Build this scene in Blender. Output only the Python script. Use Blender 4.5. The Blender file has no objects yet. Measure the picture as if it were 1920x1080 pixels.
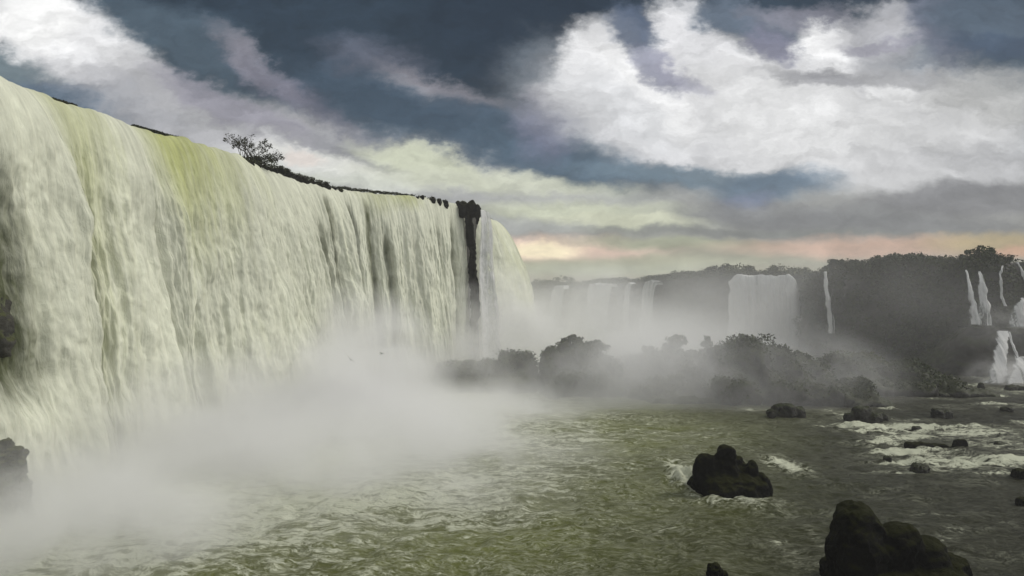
import bpy, math, random
import numpy as np
from mathutils import Vector, Matrix, Euler

SC = bpy.context.scene
COL = SC.collection
R = math.radians

# ------------------------------------------------------------------ camera
CAM_Z = 20.0
FOC = 1280.0                       # focal length in pixels of a 1920 wide frame
PITCH = math.atan(20.0 / FOC)      # the horizon lies a little under the middle
cd = bpy.data.cameras.new("camera"); cam = bpy.data.objects.new("camera", cd); COL.objects.link(cam)
cd.sensor_width = 36.0; cd.lens = 24.0; cd.clip_start = 0.5; cd.clip_end = 6000
cam.location = (0, 0, CAM_Z); cam.rotation_euler = (R(90) + PITCH, 0, 0)
SC.camera = cam
SC.render.resolution_x = 1024; SC.render.resolution_y = 576

# ------------------------------------------------------------------ look
SC.view_settings.view_transform = 'Standard'; SC.view_settings.look = 'None'
SC.view_settings.exposure = 0.15; SC.view_settings.gamma = 1.0
SC.render.engine = 'CYCLES'
cy = SC.cycles
cy.use_denoising = True
cy.volume_bounces = 3; cy.max_bounces = 6; cy.diffuse_bounces = 2; cy.glossy_bounces = 2
cy.volume_step_rate = 1.0; cy.volume_max_steps = 256
cy.transparent_max_bounces = 8
cy.sample_clamp_indirect = 4.0

def lin(c):
    out = []
    for v in c[:3]:
        v = v / 255.0
        out.append(v / 12.92 if v <= 0.04045 else ((v + 0.055) / 1.055) ** 2.4)
    return (out[0], out[1], out[2], 1.0)

# ------------------------------------------------------------------ node helper
class NT:
    def __init__(s, tree): s.t = tree; s.n = tree.nodes; s.l = tree.links
    def new(s, typ, **kw):
        n = s.n.new(typ)
        for k, v in kw.items(): setattr(n, k, v)
        return n
    def put(s, sock, v):
        if isinstance(v, bpy.types.NodeSocket): s.l.new(v, sock)
        elif v is not None: sock.default_value = v
    def math(s, op, a, b=None, c=None, clamp=False):
        n = s.new('ShaderNodeMath', operation=op); n.use_clamp = clamp
        s.put(n.inputs[0], a); s.put(n.inputs[1], b)
        if c is not None: s.put(n.inputs[2], c)
        return n.outputs[0]
    def vec(s, op, a, b=None, sc=None):
        n = s.new('ShaderNodeVectorMath', operation=op)
        s.put(n.inputs[0], a); s.put(n.inputs[1], b)
        if sc is not None: s.put(n.inputs['Scale'], sc)
        return n.outputs['Value'] if op in ('LENGTH', 'DOT_PRODUCT', 'DISTANCE') else n.outputs[0]
    def mapping(s, v, loc=(0, 0, 0), rot=(0, 0, 0), scale=(1, 1, 1), typ='POINT'):
        n = s.new('ShaderNodeMapping', vector_type=typ)
        s.put(n.inputs[0], v); n.inputs['Location'].default_value = loc
        n.inputs['Rotation'].default_value = rot; n.inputs['Scale'].default_value = scale
        return n.outputs[0]
    def noise(s, v, scale=1, detail=3, rough=0.5, dist=0.0, color=False, lac=2.0):
        n = s.new('ShaderNodeTexNoise'); s.put(n.inputs['Vector'], v)
        n.inputs['Scale'].default_value = scale; n.inputs['Detail'].default_value = detail
        n.inputs['Roughness'].default_value = rough; n.inputs['Distortion'].default_value = dist
        n.inputs['Lacunarity'].default_value = lac
        return n.outputs['Color'] if color else n.outputs[0]
    def rng(s, v, a, b, c=0.0, d=1.0, smooth=False):
        n = s.new('ShaderNodeMapRange'); n.clamp = True
        if smooth: n.interpolation_type = 'SMOOTHSTEP'
        s.put(n.inputs[0], v)
        for i, x in enumerate((a, b, c, d)): s.put(n.inputs[i + 1], x)
        return n.outputs[0]
    def mix(s, f, a, b, mode='MIX'):
        n = s.new('ShaderNodeMix', data_type='RGBA', blend_type=mode); n.clamp_factor = True
        s.put(n.inputs[0], f); s.put(n.inputs[6], a); s.put(n.inputs[7], b)
        return n.outputs[2]

# ------------------------------------------------------------------ world: cloudy evening sky
SUN_EL, SUN_AZ = R(40), R(78)     # azimuth measured from +Y (view direction) towards +X
world = bpy.data.worlds.new("World"); SC.world = world; world.use_nodes = True
w = NT(world.node_tree); w.n.clear()
wout = w.new('ShaderNodeOutputWorld')
tc = w.new('ShaderNodeTexCoord'); D = tc.outputs['Generated']
sep = w.new('ShaderNodeSeparateXYZ'); w.l.new(D, sep.inputs[0])
dx, dy, dz = sep.outputs
front = w.rng(dy, 0.50, 0.68, smooth=True)
ys = w.math('MAXIMUM', dy, 0.3)
U = w.math('MULTIPLY', w.math('DIVIDE', dx, ys), 10.0)     # direction plane, 1 unit = 128 px of the photograph
V = w.math('MULTIPLY', w.math('DIVIDE', dz, ys), 10.0)
cmb = w.new('ShaderNodeCombineXYZ'); w.put(cmb.inputs[0], U); w.put(cmb.inputs[1], V)
UV0 = cmb.outputs[0]
# domain warp: big soft billows, stronger high in the sky, streaky near the horizon
wa = w.vec('SUBTRACT', w.noise(w.mapping(UV0, scale=(1, 1.7, 1)), 0.55, 3, 0.55, color=True), (0.5, 0.5, 0.5))
wb = w.vec('SUBTRACT', w.noise(w.mapping(UV0, loc=(7, 3, 1), scale=(1, 1.6, 1)), 2.4, 6, 0.66, color=True), (0.5, 0.5, 0.5))
hs = w.rng(V, 0.5, 2.4, 0.25, 1.0)
wv = w.vec('ADD', w.vec('SCALE', wa, sc=0.9), w.vec('SCALE', wb, sc=0.56))
wc = w.vec('SUBTRACT', w.noise(w.mapping(UV0, loc=(2, 9, 4), scale=(1, 1.5, 1)), 8.0, 4, 0.6, color=True), (0.5, 0.5, 0.5))
wv = w.vec('ADD', wv, w.vec('SCALE', wc, sc=0.11))
wv = w.vec('MULTIPLY', wv, (1.2, 0.85, 0))
UVW = w.vec('ADD', UV0, w.vec('SCALE', wv, sc=hs))
def P(x, y): return ((x - 960) / 128.0, (560 - y) / 128.0)
col = None
sepw = w.new('ShaderNodeSeparateXYZ'); w.put(sepw.inputs[0], UVW)
ramp = w.new('ShaderNodeValToRGB')
els = ramp.color_ramp.elements
stops = [(0, (160, 155, 135)), (0.09, (168, 164, 142)), (0.17, (150, 150, 146)), (0.26, (165, 165, 162)), (0.40, (176, 177, 174)),
         (0.56, (120, 132, 144)), (0.75, (72, 92, 108)), (1.0, (56, 74, 90))]
els[0].position = 0; els[0].color = lin(stops[0][1]); els[1].position = 1; els[1].color = lin(stops[-1][1])
for p, c in stops[1:-1]:
    e = els.new(p); e.color = lin(c)
w.put(ramp.inputs[0], w.math('DIVIDE', sepw.outputs[1], 4.4))
col = ramp.outputs[0]
STROKES = [  # cx, cy, rx, ry, clockwise tilt, softness, colour, opacity
 (760, 50, 620, 150, 5, .5, (48, 65, 80), 1), (560, 25, 300, 60, 0, .6, (58, 76, 92), .8), (1000, 40, 200, 90, 0, .6, (46, 62, 78), .8),
 (300, 60, 200, 60, 20, .6, (92, 110, 124), .8), (20, 130, 120, 60, 10, .6, (135, 150, 155), .7),
 (180, 120, 270, 62, 33, .45, (205, 206, 208), 1), (120, 60, 130, 66, 30, .5, (246, 246, 247), .95), (60, 25, 80, 56, 30, .5, (255, 255, 254), .95),
 (300, 165, 160, 28, 30, .5, (222, 222, 223), .8),
 (120, 182, 240, 26, 8, .5, (104, 122, 140), .95),
 (400, 235, 300, 50, 18, .5, (178, 178, 182), .9), (620, 270, 330, 48, 18, .5, (176, 176, 178), .95), (430, 195, 160, 26, 22, .6, (160, 158, 170), .8),
 (490, 120, 110, 26, 36, .6, (158, 156, 166), .85), (700, 105, 80, 40, 10, .7, (106, 112, 128), .8), (560, 170, 140, 30, 30, .7, (122, 122, 140), .6),
 (835, 172, 125, 30, 22, .6, (150, 148, 156), .9), (790, 160, 60, 18, 22, .6, (168, 166, 172), .7),
 (880, 238, 330, 52, 20, .45, (78, 98, 116), .95), (760, 205, 160, 30, 22, .5, (72, 92, 110), .8), (1120, 298, 240, 40, 8, .5, (84, 106, 124), .95),
 (1020, 130, 70, 50, 0, .6, (64, 84, 100), .9), (1030, 170, 60, 20, 0, .6, (150, 148, 160), .6), (1020, 235, 60, 60, 0, .6, (128, 130, 152), .7),
 (600, 320, 200, 34, 10, .5, (214, 217, 206), .95), (520, 285, 130, 22, 15, .6, (205, 205, 208), .8), (690, 285, 110, 22, 18, .5, (154, 155, 160), .9),
 (590, 300, 120, 18, 12, .5, (232, 232, 226), .8), (560, 292, 40, 14, 10, .5, (236, 222, 214), .6),
 (800, 308, 130, 30, 16, .45, (216, 220, 196), .95), (930, 345, 240, 24, 5, .5, (206, 209, 190), .85),
 (1010, 380, 240, 20, 2, .6, (180, 181, 182), .8), (1120, 405, 240, 26, 2, .5, (204, 208, 184), .9), (960, 425, 150, 16, 0, .5, (180, 182, 180), .8),
 (1500, 210, 470, 130, 6, .45, (206, 206, 208), 1), (1250, 240, 200, 70, 20, .5, (214, 214, 216), 1),
 (1130, 110, 78, 76, 30, .4, (240, 240, 241), 1), (1215, 175, 130, 48, 38, .4, (240, 240, 240), .9), (1170, 200, 120, 50, 30, .5, (218, 219, 221), .8),
 (1280, 50, 66, 66, 60, .45, (236, 236, 238), 1), (1330, 120, 90, 60, 30, .5, (224, 224, 226), .9),
 (1480, 200, 190, 80, 10, .6, (236, 236, 236), .95), (1560, 270, 200, 60, 5, .7, (226, 226, 226), .8),
 (1180, 50, 60, 40, 20, .5, (98, 112, 134), .9), (1240, 118, 60, 24, 28, .6, (158, 160, 178), .85), (1290, 135, 50, 18, 30, .6, (170, 170, 186), .7),
 (1390, 30, 80, 34, 10, .5, (108, 122, 138), .95), (1440, 80, 40, 32, 40, .5, (136, 137, 156), .9), (1500, 20, 90, 24, 0, .6, (146, 146, 158), .8),
 (1545, 75, 78, 44, 10, .4, (248, 248, 248), 1), (1640, 60, 90, 50, 0, .6, (186, 186, 190), .9), (1680, 30, 90, 30, 0, .6, (196, 196, 200), .7),
 (1560, 148, 120, 18, 6, .6, (160, 160, 164), .85), (1700, 140, 120, 18, 4, .6, (168, 168, 170), .8), (1650, 80, 90, 12, 0, .6, (156, 154, 168), .6),
 (1790, 50, 80, 60, 30, .5, (118, 122, 138), .9), (1900, 45, 150, 62, 4, .5, (92, 108, 124), 1), (1890, 85, 90, 20, 2, .5, (74, 92, 114), .8),
 (1670, 175, 46, 22, 10, .5, (244, 244, 244), .95), (1740, 235, 190, 70, 0, .7, (214, 214, 214), .8), (1860, 180, 120, 50, 0, .7, (192, 192, 190), .8),
 (1850, 315, 200, 34, 2, .6, (180, 180, 182), .8), (1660, 325, 190, 34, 4, .7, (208, 208, 209), .8),
 (1300, 328, 210, 20, 4, .5, (118, 138, 152), .9), (1445, 352, 110, 30, -6, .5, (108, 128, 146), .95), (1400, 385, 60, 22, -10, .6, (128, 136, 158), .8),
 (1830, 378, 240, 36, -3, .5, (134, 134, 137), .9), (1480, 405, 240, 22, 1, .5, (146, 147, 148), .9), (1640, 425, 330, 20, 2, .5, (134, 135, 137), .9),
 (1150, 415, 140, 12, 1, .5, (208, 210, 186), .7), (1480, 438, 340, 8, 1, .5, (140, 142, 140), .9),
 (1080, 472, 200, 24, 1, .5, (234, 206, 188), 1), (1200, 492, 260, 14, -1, .6, (182, 184, 158), .9), (1280, 458, 200, 12, 1, .6, (172, 176, 152), .9),
 (1015, 470, 70, 13, 0, .5, (250, 236, 200), .95), (1120, 505, 220, 12, 0, .6, (188, 192, 168), .8),
 (1450, 475, 200, 14, 0, .6, (165, 165, 145), .8), (1640, 464, 250, 18, 0, .6, (206, 174, 154), 1), (1870, 460, 120, 18, 0, .6, (186, 168, 126), .9),
 (1910, 474, 60, 10, 0, .6, (214, 170, 138), .9),
]
for cx, cy_, rx, ry, tilt, soft, c, op in STROKES:
    x, y = P(cx, cy_)
    n_ = w.new('ShaderNodeVectorMath', operation='MULTIPLY_ADD')     # keeps the layers evaluated one after the other
    w.put(n_.inputs[0], col); n_.inputs[1].default_value = (1e-6, 1e-6, 1e-6); w.put(n_.inputs[2], UVW)
    q = w.mapping(n_.outputs[0], loc=(x, y, 0), rot=(0, 0, -R(tilt)), scale=(rx / 128, ry / 128, 1), typ='TEXTURE')
    if cy_ < 260: soft *= 0.85
    m = w.rng(w.vec('LENGTH', q), 1 + soft, 1 - soft, 0, op, smooth=True)
    col = w.mix(m, col, lin(c))
# small cloud relief
fn = w.noise(w.mapping(UVW, scale=(1, 2.2, 1)), 1.6, 7, 0.62)
col = w.mix(1.0, col, w.rng(fn, 0.30, 0.70, 0.84, 1.16), 'MULTIPLY')
hsn = w.new('ShaderNodeHueSaturation'); hsn.inputs['Saturation'].default_value = 0.88; hsn.inputs['Value'].default_value = 1.0
gam = w.new('ShaderNodeGamma'); gam.inputs[1].default_value = 1.16; w.put(gam.inputs[0], col)
w.put(hsn.inputs['Color'], gam.outputs[0]); col = hsn.outputs[0]
mn = w.noise(w.mapping(UVW, loc=(4, 1, 2), scale=(1, 1.9, 1)), 0.8, 6, 0.66)
col = w.mix(1.0, col, w.rng(mn, 0.34, 0.66, 0.80, 1.05), 'MULTIPLY')
# the rest of the dome
gn = w.noise(w.mapping(D, scale=(1, 1, 2.4)), 1.5, 5, 0.58)
gcol = w.mix(w.rng(gn, 0.38, 0.62), lin((120, 132, 146)), lin((236, 234, 230)))
upm = w.rng(dz, 0.45, 0.8, smooth=True)
side = w.rng(w.math('ADD', dx, w.math('MULTIPLY', dy, -0.6)), -0.8, 0.9, 0.65, 1.7)
gcol = w.mix(1.0, gcol, side, 'MULTIPLY')
col = w.mix(front, gcol, col)
hor = w.rng(dz, -0.06, 0.0)
col = w.mix(hor, lin((90, 92, 84)), col)
sky = w.new('ShaderNodeTexSky', sky_type='NISHITA'); sky.sun_disc = False
sky.sun_elevation = SUN_EL; sky.sun_rotation = SUN_AZ
bg1 = w.new('ShaderNodeBackground'); w.l.new(sky.outputs[0], bg1.inputs[0]); bg1.inputs[1].default_value = 0.08
bg2 = w.new('ShaderNodeBackground'); w.l.new(col, bg2.inputs[0]); bg2.inputs[1].default_value = 1.0
ms = w.new('ShaderNodeMixShader'); ms.inputs[0].default_value = 0.96
w.l.new(bg1.outputs[0], ms.inputs[1]); w.l.new(bg2.outputs[0], ms.inputs[2]); w.l.new(ms.outputs[0], wout.inputs[0])
world.cycles.sampling_method = 'MANUAL'; world.cycles.sample_map_resolution = 512

sd = bpy.data.lights.new("sun", 'SUN'); sd.energy = 2.0; sd.angle = R(22); sd.color = (1.0, 0.95, 0.86)
sun = bpy.data.objects.new("sun", sd); COL.objects.link(sun)
sv = Vector((math.cos(SUN_EL) * math.sin(SUN_AZ), math.cos(SUN_EL) * math.cos(SUN_AZ), math.sin(SUN_EL)))
sun.rotation_euler = sv.to_track_quat('Z', 'Y').to_euler(); sun.location = (60, -40, 90)

# ------------------------------------------------------------------ numpy noise
def _h(ix, iy, iz, seed):
    n = (ix.astype(np.int64) * 374761393 + iy.astype(np.int64) * 668265263 + iz.astype(np.int64) * 2147483647 + seed * 974634777) & 0xFFFFFFFF
    n = ((n ^ (n >> 13)) * 1274126177) & 0xFFFFFFFF
    n = ((n ^ (n >> 16)) * 2246822519) & 0xFFFFFFFF
    return ((n ^ (n >> 15)) & 0xFFFFFF).astype(np.float64) / 0xFFFFFF
def vnoise(x, y, z=None, seed=0):
    x = np.asarray(x, float); y = np.asarray(y, float)
    z = np.zeros_like(x) if z is None else np.asarray(z, float) + np.zeros_like(x)
    fx, fy, fz = np.floor(x), np.floor(y), np.floor(z)
    tx, ty, tz = x - fx, y - fy, z - fz
    sx, sy, sz = [t * t * t * (t * (6 * t - 15) + 10) for t in (tx, ty, tz)]
    fx, fy, fz = fx.astype(np.int64), fy.astype(np.int64), fz.astype(np.int64)
    r = 0
    for a in (0, 1):
        for b in (0, 1):
            for c in (0, 1):
                wgt = (sx if a else 1 - sx) * (sy if b else 1 - sy) * (sz if c else 1 - sz)
                r = r + wgt * _h(fx + a, fy + b, fz + c, seed)
    return r * 2 - 1
def fbm(x, y, z=None, seed=0, oct=4, gain=0.5):
    r = 0; a = 1.0; f = 1.0; t = 0
    for o in range(oct):
        r = r + a * vnoise(np.asarray(x) * f + 13.7 * o, np.asarray(y) * f - 7.1 * o, None if z is None else np.asarray(z) * f + 3.3 * o, seed + o)
        t += a; a *= gain; f *= 2.03
    return r / t * 1.6
def sstep(a, b, x):
    t = np.clip((x - a) / (b - a), 0, 1); return t * t * (3 - 2 * t)

# ------------------------------------------------------------------ geometry helpers
ROT = Euler((R(90) + PITCH, 0, 0)).to_matrix()
def ray(px, py): return ROT @ Vector(((px - 960) / FOC, (540 - py) / FOC, -1))
def at_z(px, py, z=0.0):
    d = ray(px, py); t = (z - CAM_Z) / d.z
    return Vector((d.x * t, d.y * t, z))
def at_y(px, py, Y):
    d = ray(px, py); t = Y / d.y
    return Vector((d.x * t, Y, CAM_Z + d.z * t))

def tag(o, label=None, cat=None, group=None, kind=None):
    if label: o['label'] = label
    if cat: o['category'] = cat
    if group: o['group'] = group
    if kind: o['kind'] = kind
    return o
def empty(name, loc=(0, 0, 0), rz=0):
    o = bpy.data.objects.new(name, None); COL.objects.link(o); o.location = loc; o.rotation_euler.z = rz
    o.empty_display_size = 0.5
    return o
def mesh_obj(name, V_, F_, mat, parent=None, smooth=True, loc=None):
    me = bpy.data.meshes.new(name)
    V_ = np.asarray(V_, dtype=np.float32); F_ = np.asarray(F_, dtype=np.int32)
    k = F_.shape[1]
    me.vertices.add(len(V_)); me.vertices.foreach_set('co', V_.ravel())
    me.loops.add(F_.size); me.loops.foreach_set('vertex_index', F_.ravel())
    me.polygons.add(len(F_)); me.polygons.foreach_set('loop_start', np.arange(0, F_.size, k, dtype=np.int32))
    if smooth: me.polygons.foreach_set('use_smooth', np.ones(len(F_), bool))
    me.update(); me.validate()
    me.materials.append(mat)
    o = bpy.data.objects.new(name, me); COL.objects.link(o)
    if parent: o.parent = parent
    if loc is not None: o.location = loc
    return o
def fattr(o, name, a):
    at = o.data.attributes.new(name, 'FLOAT', 'POINT'); at.data.foreach_set('value', np.asarray(a, np.float32).ravel())
def vattr(o, name, a):
    at = o.data.attributes.new(name, 'FLOAT_VECTOR', 'POINT'); at.data.foreach_set('vector', np.asarray(a, np.float32).ravel())
def grid_faces(n, m):
    i = np.arange((n - 1) * m).reshape(n - 1, m)[:, :m - 1].ravel()
    return np.stack([i, i + m, i + m + 1, i + 1], 1)
def resample(path, n, smooth=3):
    p = np.array(path, float)
    d = np.r_[0, np.cumsum(np.hypot(*(p[1:] - p[:-1]).T))]
    s = np.linspace(0, d[-1], n)
    q = np.stack([np.interp(s, d, p[:, 0]), np.interp(s, d, p[:, 1])], 1)
    k = max(1, int(n * smooth / d[-1]))
    if k > 1:
        ker = np.hanning(2 * k + 1); ker /= ker.sum()
        e = np.concatenate([q[:1] + (q[:1] - q[1:k + 1][::-1]) * 1, q, q[-1:] + (q[-1:] - q[-k - 1:-1][::-1])])
        q = np.stack([np.convolve(e[:, 0], ker, 'valid'), np.convolve(e[:, 1], ker, 'valid')], 1)
    T = np.gradient(q, axis=0); T /= np.linalg.norm(T, axis=1)[:, None]
    return q, T, s

def leaves(centres, radii, n, size, seed, flat=0.8):
    rs = np.random.RandomState(seed)
    ci = rs.randint(0, len(centres), n)
    d = rs.normal(0, 1, (n, 3)); d /= np.linalg.norm(d, axis=1)[:, None]
    r = rs.uniform(0.35, 1.0, n) ** 0.6
    p = np.asarray(centres)[ci] + d * (r * np.asarray(radii)[ci])[:, None] * np.array([1, 1, flat])
    a = rs.normal(0, 1, (n, 3)); a /= np.linalg.norm(a, axis=1)[:, None]
    b_ = np.cross(a, rs.normal(0, 1, (n, 3))); b_ /= np.linalg.norm(b_, axis=1)[:, None]
    sz = size * rs.uniform(0.6, 1.4, n)[:, None]
    V_ = np.stack([p - a * sz, p + b_ * sz * 0.6, p + a * sz, p - b_ * sz * 0.6], 1).reshape(-1, 3)
    return V_, np.arange(4 * n).reshape(-1, 4)
# ------------------------------------------------------------------ materials
def new_mat(name):
    m = bpy.data.materials.new(name); m.use_nodes = True
    t = NT(m.node_tree); t.n.clear()
    out = t.new('ShaderNodeOutputMaterial'); b = t.new('ShaderNodeBsdfPrincipled'); t.l.new(b.outputs[0], out.inputs[0])
    return m, t, b, out
def attr(t, name, out='Fac'):
    n = t.new('ShaderNodeAttribute'); n.attribute_name = name; return n.outputs[out]
def bump(t, b, h, strength, dist):
    n = t.new('ShaderNodeBump'); n.inputs['Strength'].default_value = strength; n.inputs['Distance'].default_value = dist
    t.put(n.inputs['Height'], h); t.l.new(n.outputs[0], b.inputs['Normal'])

def rock_mat(name, c1, c2, moss=None, rough=0.55, scale=0.5, spec=0.15):
    m, t, b, _ = new_mat(name)
    g = t.new('ShaderNodeNewGeometry').outputs['Position']
    n1 = t.noise(g, scale, 6, 0.65); n2 = t.noise(g, scale * 5, 5, 0.6)
    c = t.mix(t.rng(n1, 0.35, 0.65), c1 + (1,), c2 + (1,))
    if moss:
        gn = t.new('ShaderNodeNewGeometry'); sp = t.new('ShaderNodeSeparateXYZ'); t.l.new(gn.outputs['Normal'], sp.inputs[0])
        up = t.rng(t.math('ADD', sp.outputs[2], t.math('MULTIPLY', n2, 0.5)), 0.6, 1.0)
        c = t.mix(up, c, moss + (1,))
    t.put(b.inputs['Base Color'], c)
    t.put(b.inputs['Roughness'], t.rng(n2, 0.3, 0.7, rough - 0.15, rough + 0.2)); b.inputs['Specular IOR Level'].default_value = spec
    bump(t, b, t.math('ADD', n2, t.math('MULTIPLY', t.noise(g, scale * 18, 4, 0.6), 0.3)), 0.8, 0.35)
    return m
M_ROCK = rock_mat('wet_basalt', (0.012, 0.012, 0.011), (0.03, 0.028, 0.024), (0.02, 0.024, 0.008))
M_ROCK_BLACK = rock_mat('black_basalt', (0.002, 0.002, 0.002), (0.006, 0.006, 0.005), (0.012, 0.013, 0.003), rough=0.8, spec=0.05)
M_ROCK_OLIVE = rock_mat('mossy_basalt', (0.02, 0.02, 0.018), (0.045, 0.043, 0.035), (0.05, 0.055, 0.02))
M_CLIFF = rock_mat('cliff_rock', (0.02, 0.02, 0.018), (0.05, 0.046, 0.04), (0.03, 0.035, 0.015), scale=0.15)

def leaf_mat(name, c1, c2):
    m, t, b, _ = new_mat(name)
    g = t.new('ShaderNodeNewGeometry')
    c = t.mix(t.rng(t.noise(g.outputs['Position'], 0.6, 2), 0.35, 0.65), c1 + (1,), c2 + (1,))
    c = t.mix(1.0, c, t.rng(g.outputs['Random Per Island'], 0, 1, 0.6, 1.3), 'MULTIPLY')
    t.put(b.inputs['Base Color'], c); b.inputs['Roughness'].default_value = 0.7; b.inputs['Specular IOR Level'].default_value = 0.2
    return m
M_LEAF = leaf_mat('dark_foliage', (0.02, 0.028, 0.01), (0.045, 0.055, 0.018))
M_LEAF_OLIVE = leaf_mat('olive_foliage', (0.05, 0.06, 0.02), (0.08, 0.085, 0.03))
M_LEAF_DARK = leaf_mat('lip_foliage', (0.012, 0.016, 0.006), (0.03, 0.034, 0.012))
m, t, b, _ = new_mat('bark'); b.inputs['Roughness'].default_value = 0.9
t.put(b.inputs['Base Color'], t.mix(t.noise(None, 6, 3), (0.02, 0.016, 0.012, 1), (0.045, 0.036, 0.028, 1))); M_BARK = m

# falling water: white foam, greenish thin water near the lip, dark rock where the veil opens
def fall_mat(name, foam, green, dark, bs=1.0, open_=False):
    m, t, b, _ = new_mat(name)
    fl = attr(t, 'flow', 'Vector')
    n1 = t.noise(t.mapping(fl, scale=(1.1, 0.10, 1)), 1.0, 5, 0.62, 0.6)
    n2 = t.noise(t.mapping(fl, scale=(1.0, 0.28, 1)), 1.1, 5, 0.62, 0.5)
    n4 = t.noise(t.mapping(fl, scale=(1.9, 0.045, 1)), 1.0, 4, 0.6, 0.2)
    n5 = t.noise(t.mapping(fl, scale=(0.9, 0.34, 1)), 1.3, 6, 0.72, 0.3)
    n3 = t.noise(t.mapping(fl, scale=(0.30, 0.22, 1)), 1.0, 4, 0.6, 0.6)
    gr = t.math('ADD', attr(t, 'green'), t.math('MULTIPLY', t.math('SUBTRACT', n1, 0.5), 0.7))
    gr = t.rng(gr, 0.10, 1.0)
    c = t.mix(gr, foam + (1,), green + (1,))
    th = t.math('ADD', attr(t, 'thin'), t.math('ADD', t.math('MULTIPLY', t.math('SUBTRACT', n2, 0.5), 0.9), t.math('MULTIPLY', t.math('SUBTRACT', n3, 0.5), 0.7)))
    th = t.rng(th, 0.22, 0.95)
    c = t.mix(th, c, dark + (1,))
    t.put(b.inputs['Base Color'], c); b.inputs['Roughness'].default_value = 0.8; b.inputs['Specular IOR Level'].default_value = 0.15
    if open_:
        al = t.math('MULTIPLY', t.rng(th, 0.25, 0.9, 1.0, 0.0), t.rng(t.math('ADD', attr(t, 'edge'), t.math('MULTIPLY', t.math('SUBTRACT', n1, 0.5), 1.2)), 0.0, 0.45))
        t.put(b.inputs['Alpha'], al)
    else: c = t.mix(1.0, c, t.math('MULTIPLY', t.rng(n2, 0.3, 0.7, 0.90, 1.07), t.math('MULTIPLY', t.rng(n5, 0.36, 0.64, 0.90, 1.07), t.rng(t.noise(t.mapping(fl, loc=(5, 0, 0), scale=(0.32, 0.018, 1)), 1.0, 4, 0.6), 0.34, 0.66, 0.84, 1.08))), 'MULTIPLY')
    c = t.mix(1.0, c, t.rng(n4, 0.3, 0.7, 0.86, 1.08), 'MULTIPLY'); t.put(b.inputs['Base Color'], c)
    h = t.math('ADD', t.math('MULTIPLY', n1, 0.7), t.math('ADD', n2, t.math('MULTIPLY', n4, 0.5)))
    bump(t, b, h, 0.6, 0.5 * bs)
    return m
M_FALL = fall_mat('falling_water', (0.52, 0.53, 0.43), (0.34, 0.36, 0.15), (0.07, 0.078, 0.04))
M_FALL_FAR = fall_mat('distant_falling_water', (0.5, 0.5, 0.49), (0.4, 0.42, 0.3), (0.14, 0.16, 0.15), open_=True)

# ------------------------------------------------------------------ the waterfalls
def waterfall(name, label, path, ztop, zbot, throw, ns, nt, seed, mat=None, spread=0.0, amp=1.0, green=None, thin=None,
              upstream=6.0, smooth=5, group='separate curtains and strands of the falls', ragged=0.0, zt=None, tf=None):
    q, T, s = resample(path, ns, smooth)
    N = np.stack([T[:, 1], -T[:, 0]], 1)
    nu = 8
    tt = np.r_[np.linspace(-1, 0, nu)[:-1], np.linspace(0, 1, nt) ** 1.25]
    S, TT = np.meshgrid(s, tt, indexing='ij')
    zt_ = (ztop + (0.7 * fbm(s * .25, s * 0, seed=seed + 44, oct=3) - 2.2 * sstep(3.5, 0, np.minimum(s, s[-1] - s)) if name == 'far_waterfall' else 0 * s)) if zt is None else zt(s)
    H = (zt_ - zbot)[:, None]
    down = np.clip(TT, 0, 1)
    Z = zt_[:, None] - H * down
    off = np.where(TT < 0, upstream * TT, throw * (1 if tf is None else tf(s)[:, None]) * np.sqrt(down) * (1 + 0.10 * fbm(S * 0.06, S * 0 + 2.2, seed=seed + 5, oct=2)))
    grow = sstep(0.0, 0.35, down) * 0.85 + 0.15
    strand = fbm(S * 0.42, Z * 0.035 + 5, seed=seed, oct=4, gain=0.55)
    bil = fbm(S * 0.22, Z * 0.10, seed=seed + 9, oct=5, gain=0.6)
    fine = fbm(S * 1.1, Z * 0.28, seed=seed + 17, oct=3, gain=.6)
    th = thin(S, down, Z) if thin else np.zeros_like(S)
    edge = np.minimum(S, s[-1] - S)
    en = sstep(0, 3, edge)
    off = off + amp * grow * (0.95 * strand + 0.55 * bil + 0.24 * fine) - th * 1.8 * amp * grow
    sp = (S / s[-1] - 0.5) * spread * np.sqrt(down)
    if ragged: sp = sp + ragged * np.sign(S / s[-1] - 0.5) * np.abs(S / s[-1] - 0.5) * 2 * fbm(S * 0, Z * 0.25, seed=seed + 31, oct=3) 
    X = q[:, 0][:, None] + N[:, 0][:, None] * off + T[:, 0][:, None] * sp
    Y = q[:, 1][:, None] + N[:, 1][:, None] * off + T[:, 1][:, None] * sp
    Z = Z + 0.32 * fbm(S * 0.3, TT * 2, seed=seed + 3, oct=4) * (1 - down)
    base = np.array([q[ns // 2][0], q[ns // 2][1], 0.0])
    Pm = np.stack([X, Y, Z], -1).reshape(-1, 3) - base
    o = mesh_obj(name, Pm, grid_faces(ns, len(tt)), mat or M_FALL, loc=base)
    fattr(o, 'thin', th); fattr(o, 'green', green(S, down, Z) if green else np.zeros_like(S))
    vattr(o, 'flow', np.stack([S + seed * 31, Z, np.zeros_like(S)], -1)); fattr(o, 'edge', np.clip(edge / min(1.0, s[-1] * .25), 0, 1))
    tag(o, label, 'waterfall', group)
    return o, q, T, s

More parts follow.
